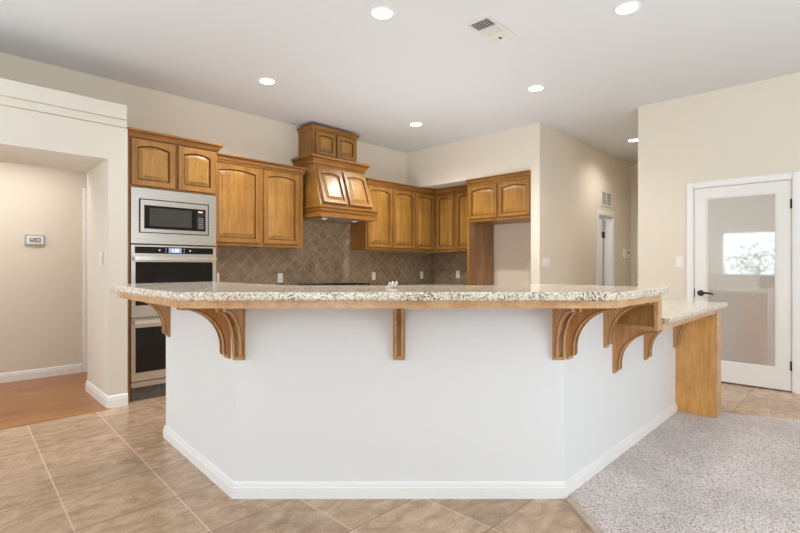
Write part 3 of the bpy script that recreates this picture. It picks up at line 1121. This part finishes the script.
# base cabinets and counters along the far walls
def base_cabinet(label, loc, rz, w, dep, n):
    t = thing('base_cabinet', label, 'cabinet', loc, rz)
    MB().box(0, w, 0, dep, .1, .868).build('carcass', 'wood_frame', t)
    MB().box(0, w, .06, dep, 0, .1).build('toe_kick', 'toe_tile', t)
    k = w / n
    for i in range(n):
        door_parts(k - .03, .55, .03, .052, t, 'door', (i * k + .015, -.001, .125))
        MB().box(i * k + .015, (i + 1) * k - .015, -.019, -.001, .70, .845, .004).build('drawer_front', 'wood_h', t)


base_cabinet('low maple base cabinet under the cooktop counter beside the ovens', (2.17, 4.68, 0), 0, 3.45, .598, 7)
base_cabinet('low maple base cabinet in the far corner beside the refrigerator space', (5.63, 4.66, 0), R(-90), .565, .618, 1)
kc = MB().slab([(2.165, 4.65), (5.60, 4.65), (5.60, 4.13), (6.249, 4.13), (6.249, 5.279), (2.165, 5.279)], EDGE(.87, .91)).build('kitchen_countertop', 'granite')
tag(kc, 'granite counter along the tiled wall below the wall cabinets', 'countertop')
ck = thing('cooktop', 'black gas cooktop with low grates under the range hood', 'cooktop', (3.90, 4.96, .911))
MB().box(-.45, .45, -.26, .26, 0, .012, .004).build('glass_plate', 'black_glass', ck)
for x in (-.29, 0, .29):
    g = MB()
    for y in (-.2, 0, .2):
        g.box(x - .135, x + .135, y - .007, y + .007, .045, .060)
    for q in (-.13, 0, .13):
        g.box(x + q - .007, x + q + .007, -.21, .21, .045, .060)
        for y in (-.2, .2):
            g.box(x + q - .007, x + q + .007, y - .007, y + .007, .012, .046)
    g.build('grate', 'black', ck)
    for y in (-.11, .11):
        MB().cyl((x, y, .012), .045, .016, 'Z', 20, .035).build('burner', 'black', ck)

# tiled splashback (part of the setting)
struct('wall_backsplash_left', MB().box(2.162, 6.24, 5.268, 5.279, .911, 1.42).box(3.40, 4.43, 5.268, 5.279, 1.42, 1.80), 'splash_left')
struct('wall_backsplash_right', MB().box(6.238, 6.249, 4.13, 5.268, .911, 1.43), 'splash_right')


# ------------------------------------------------------------------ outlets and switches
def outlet(label, loc, rz):
    t = thing('wall_outlet', label, 'outlet', loc, rz, 'white wall outlets')
    MB().box(-.036, .036, -.006, 0, -.058, .058, .003).build('cover_plate', 'plastic', t)
    for z in (-.024, .024):
        s = MB().box(-.017, .017, -.008, -.005, z - .014, z + .014, .003).build('socket', 'plastic', t)
        k = MB()
        for x in (-.007, .007):
            k.box(x - .0015, x + .0015, -.0086, -.0078, z - .004, z + .007)
        k.build('slot', 'slot', s)
    return t


OG = 'white outlets on the tiled splashback'
o1 = outlet('white outlet on the tile left of the cooktop', (3.274, 5.268, 1.052), 0)
dup(o1, (4.871, 5.268, 1.055), 0, 'white outlet on the tile just right of the cooktop')
dup(o1, (5.953, 5.268, 1.057), 0, 'white outlet on the left tiled wall close to the inner corner')
dup(o1, (6.238, 4.734, 1.070), R(-90), 'white outlet on the right tiled wall beside the refrigerator panel')
dup(o1, (2.445, 5.268, 1.065), 0, 'white outlet on the tile right beside the oven cabinet')
dup(o1, (6.25, 3.46, 1.22), R(-90), 'white outlet on the back wall of the empty refrigerator space')


def switch(label, loc, rz, n):
    w = .036 + .023 * (n - 1)
    t = thing('light_switch', label, 'switch', loc, rz)
    MB().box(-w, w, -.006, 0, -.058, .058, .003).build('cover_plate', 'plastic', t)
    for i in range(n):
        x = (i - (n - 1) / 2) * .046
        MB().box(x - .016, x + .016, -.010, -.005, -.033, .033, .003).build('rocker', 'trim', t)


switch('wide white multi-gang light switch on the corridor wall next to the refrigerator pillar', (5.77, 2.957, 1.247), 0, 4)
switch('white light switch on the beige wall left of the glass door', (5.84, 1.435, 1.245), R(-90), 1)
switch('white light switch on the inner side of the portal pillar', (1.19, 4.774, 1.26), R(-90), 1)

th = thing('thermostat', 'small framed thermostat with grey display on the passage wall', 'thermostat', (.957, 6.34, 1.476))
MB().box(-.088, .088, -.022, 0, -.058, .058, .006).build('housing', 'plastic_grey', th)
MB().box(-.068, .068, -.028, -.021, -.040, .040, .004).build('face_plate', 'plastic', th)
MB().box(-.050, .050, -.030, -.027, -.024, .024).build('screen', 'lcd', th)
MB().box(-.040, -.018, -.0315, -.0298, .006, .016).build('screen_mark', 'plastic', th)
MB().box(.016, .040, -.0315, -.0298, -.004, .006).build('screen_mark', 'plastic', th)

al = thing('wall_control', 'white box with blue mark on the corridor wall beyond the doorway', 'control panel', (8.63, 2.957, 1.42))
MB().box(-.135, .135, -.04, 0, -.075, .075, .010).build('housing', 'plastic', al)
MB().box(.0, .065, -.042, -.039, .0, .040).build('blue_mark', 'blue_mark', al)
pl = thing('wall_jack', 'narrow white wall plate below the white box in the corridor', 'wall plate', (8.60, 2.957, 1.265))
MB().box(-.04, .04, -.012, 0, -.055, .055, .004).build('cover_plate', 'plastic', pl)
MB().box(-.015, .015, -.016, -.011, -.02, .02, .002).build('insert', 'plastic_grey', pl)

vg = thing('return_air_vent', 'white louvered vent grille above the corridor doorway', 'vent', (7.78, 2.957, 2.272))
m = MB()
for a in ((-.21, .21, .095, .125), (-.21, .21, -.125, -.095), (-.21, -.18, -.1, .1), (.18, .21, -.1, .1), (-.012, .012, -.1, .1)):
    m.box(a[0], a[1], -.014, 0, a[2], a[3], .003)
m.build('frame', 'vent_white', vg)
MB().box(-.18, .18, -.002, 0, -.1, .1).build('duct_back', 'duct_grey', vg)
for k in range(8):
    z = -.085 + k * .0235
    MB().extr([(-.003, z), (-.012, z - .010), (-.013, z - .008), (-.003, z + .003)], -.18, .18).build('louver', 'vent_white', vg)

# ------------------------------------------------------------------ ceiling fixtures
LP = [((2.389, 2.494), 'recessed ceiling light left of the ceiling vent, nearest of the left row'),
      ((3.547, 1.203), 'recessed ceiling light right of the ceiling vent, near the top right corner'),
      ((2.475, 4.219), 'recessed ceiling light above the oven wall, leftmost of all'),
      ((4.485, 2.409), 'recessed ceiling light in front of the refrigerator pillar and corridor corner'),
      ((4.545, 4.118), 'recessed ceiling light right of the range hood top'),
      ((7.304, 2.38), 'recessed ceiling light inside the corridor')]
l0 = None


def lamp_for(par, power=SPOT_W):
    ld = bpy.data.lights.new('downlight_beam', 'SPOT')
    ld.energy = power
    ld.color = (1, 0.97, 0.92)
    ld.spot_size = R(150)
    ld.spot_blend = 0.9
    ld.shadow_soft_size = 0.07
    lo = bpy.data.objects.new('downlight_beam', ld)
    COL.objects.link(lo)
    lo.parent = par
    lo.location = (0, 0, -.03)


for (p, lab) in LP:
    if l0 is None:
        l0 = thing('recessed_light', lab, 'ceiling light', (p[0], p[1], CZ), 0, 'recessed ceiling lights')
        MB().ring((0, 0, 0), .066, .088, .008).build('trim_ring', 'lamp_ring', l0)
        MB().cyl((0, 0, -.005), .067, .004, 'Z', 36).build('lens', 'lamp', l0)
        r = l0
    else:
        r = dup(l0, (p[0], p[1], CZ), 0, lab)
    lights_todo = globals().setdefault('todo', [])
    lights_todo.append(r)
for r in todo:
    lamp_for(r, 40 if r.location.x > 7 else 28 if r.location.y < 1.5 else 100 if r.location.y > 4 else SPOT_W)

for nm, p, w in (('side_room_fill', (7.3, 3.9, 2.3), 14),):  # point lamp added to brighten the room off the corridor
    ld = bpy.data.lights.new(nm, 'POINT')
    ld.energy = w
    ld.color = (.95, .97, 1) if 'side' in nm else (1, .95, .88)
    ld.shadow_soft_size = .15
    lo = bpy.data.objects.new(nm, ld)
    lo.location = p
    COL.objects.link(lo)

cv = thing('ceiling_vent', 'rectangular white air register with a dark mesh section on the ceiling', 'vent', (3.147, 2.064, CZ), R(1.5))
m = MB()
for a in ((-.21, .21, .078, .10), (-.21, .21, -.10, -.078), (-.21, -.185, -.08, .08), (.185, .21, -.08, .08)):
    m.box(a[0], a[1], a[2], a[3], -.010, 0, .003)
m.box(-.062, -.052, -.08, .08, -.008, 0).box(.062, .072, -.08, .08, -.008, 0)
m.build('frame', 'vent_white', cv)
MB().box(-.186, -.06, -.079, .079, -.0015, 0).build('dark_mesh', 'slot', cv)
for k in range(7):
    y = -.066 + k * .022
    MB().box(-.186, -.06, y - .0025, y + .0025, -.007, -.002).build('mesh_bar', 'plastic_grey', cv)
for k in range(9):
    y = -.07 + k * .0175
    MB().box(-.053, .063, y - .007, y + .006, -.006, -.001).build('louver', 'vent_white', cv)
MB().box(.071, .186, -.079, .079, -.005, 0).build('damper_plate', 'vent_white', cv)
MB().box(.135, .160, .005, .02, -.009, -.004).build('damper_lever', 'dark_metal', cv)

# ------------------------------------------------------------------ small ornament on the bar
cr_ = MB()
for (x, y, z, s, sq) in ((0, 0, .016, .017, 1.0), (-.016, .010, .010, .012, .9), (.018, -.012, .018, .012, 1.3), (.004, -.004, .034, .011, 1.4), (-.030, .02, .006, .008, .8), (.022, -.02, .034, .010, 1.4), (-.012, .008, .032, .009, 1.3)):
    bmm = bmesh.new()
    bmesh.ops.create_icosphere(bmm, subdivisions=1, radius=s)
    for vv in bmm.verts:
        vv.co = vv.co * random.uniform(.75, 1.15)
        vv.co.z *= sq
        vv.co += Vector((x, y, max(z, s * .7)))
        vv.co.z = max(vv.co.z, 0)
    cr_.bm(bmm)
oc = cr_.build('crystal_ornament', 'crystal', None, (1.825, 1.83, 1.0772))
oc.scale = (.85, .85, .75)
tag(oc, 'small sparkling clear crystal cluster on the back edge of the bar top', 'ornament')

# ------------------------------------------------------------------ shrub outside the window behind the camera
sh = thing('garden_shrub', 'loose green shrub growing outside the window, seen mirrored in the glass door', 'shrub', (-4.2, 2.0, -.1))
MB().tube([(0, 0, 0), (.03, .02, .6), (-.02, .05, 1.3)], [.05, .04, .02], 8).build('stem', 'wood_dark', sh)
lv = MB()
rg = random.Random(3)
for i in range(1100):
    c = Vector((rg.gauss(0, .30), rg.gauss(0, .60), 1.35 + rg.gauss(0, .42)))
    q = Matrix.Rotation(rg.uniform(0, 6.28), 3, 'Z') @ Matrix.Rotation(rg.uniform(-1.2, 1.2), 3, 'X')
    L, w = rg.uniform(.07, .13), rg.uniform(.022, .040)
    lv.add([c + q @ Vector(p) for p in ((0, 0, 0), (w, L * .45, .012), (0, L, 0), (-w, L * .45, .012))], [(0, 1, 2, 3)])
lv.build('foliage', 'leaf', sh)

fill_lamp('passage_fill', (0.3, 5.7, 2.42), (0, 0, 0), 2.0, .5, 15, (1, .98, .96))  # unseen fill lamp added to brighten the passage
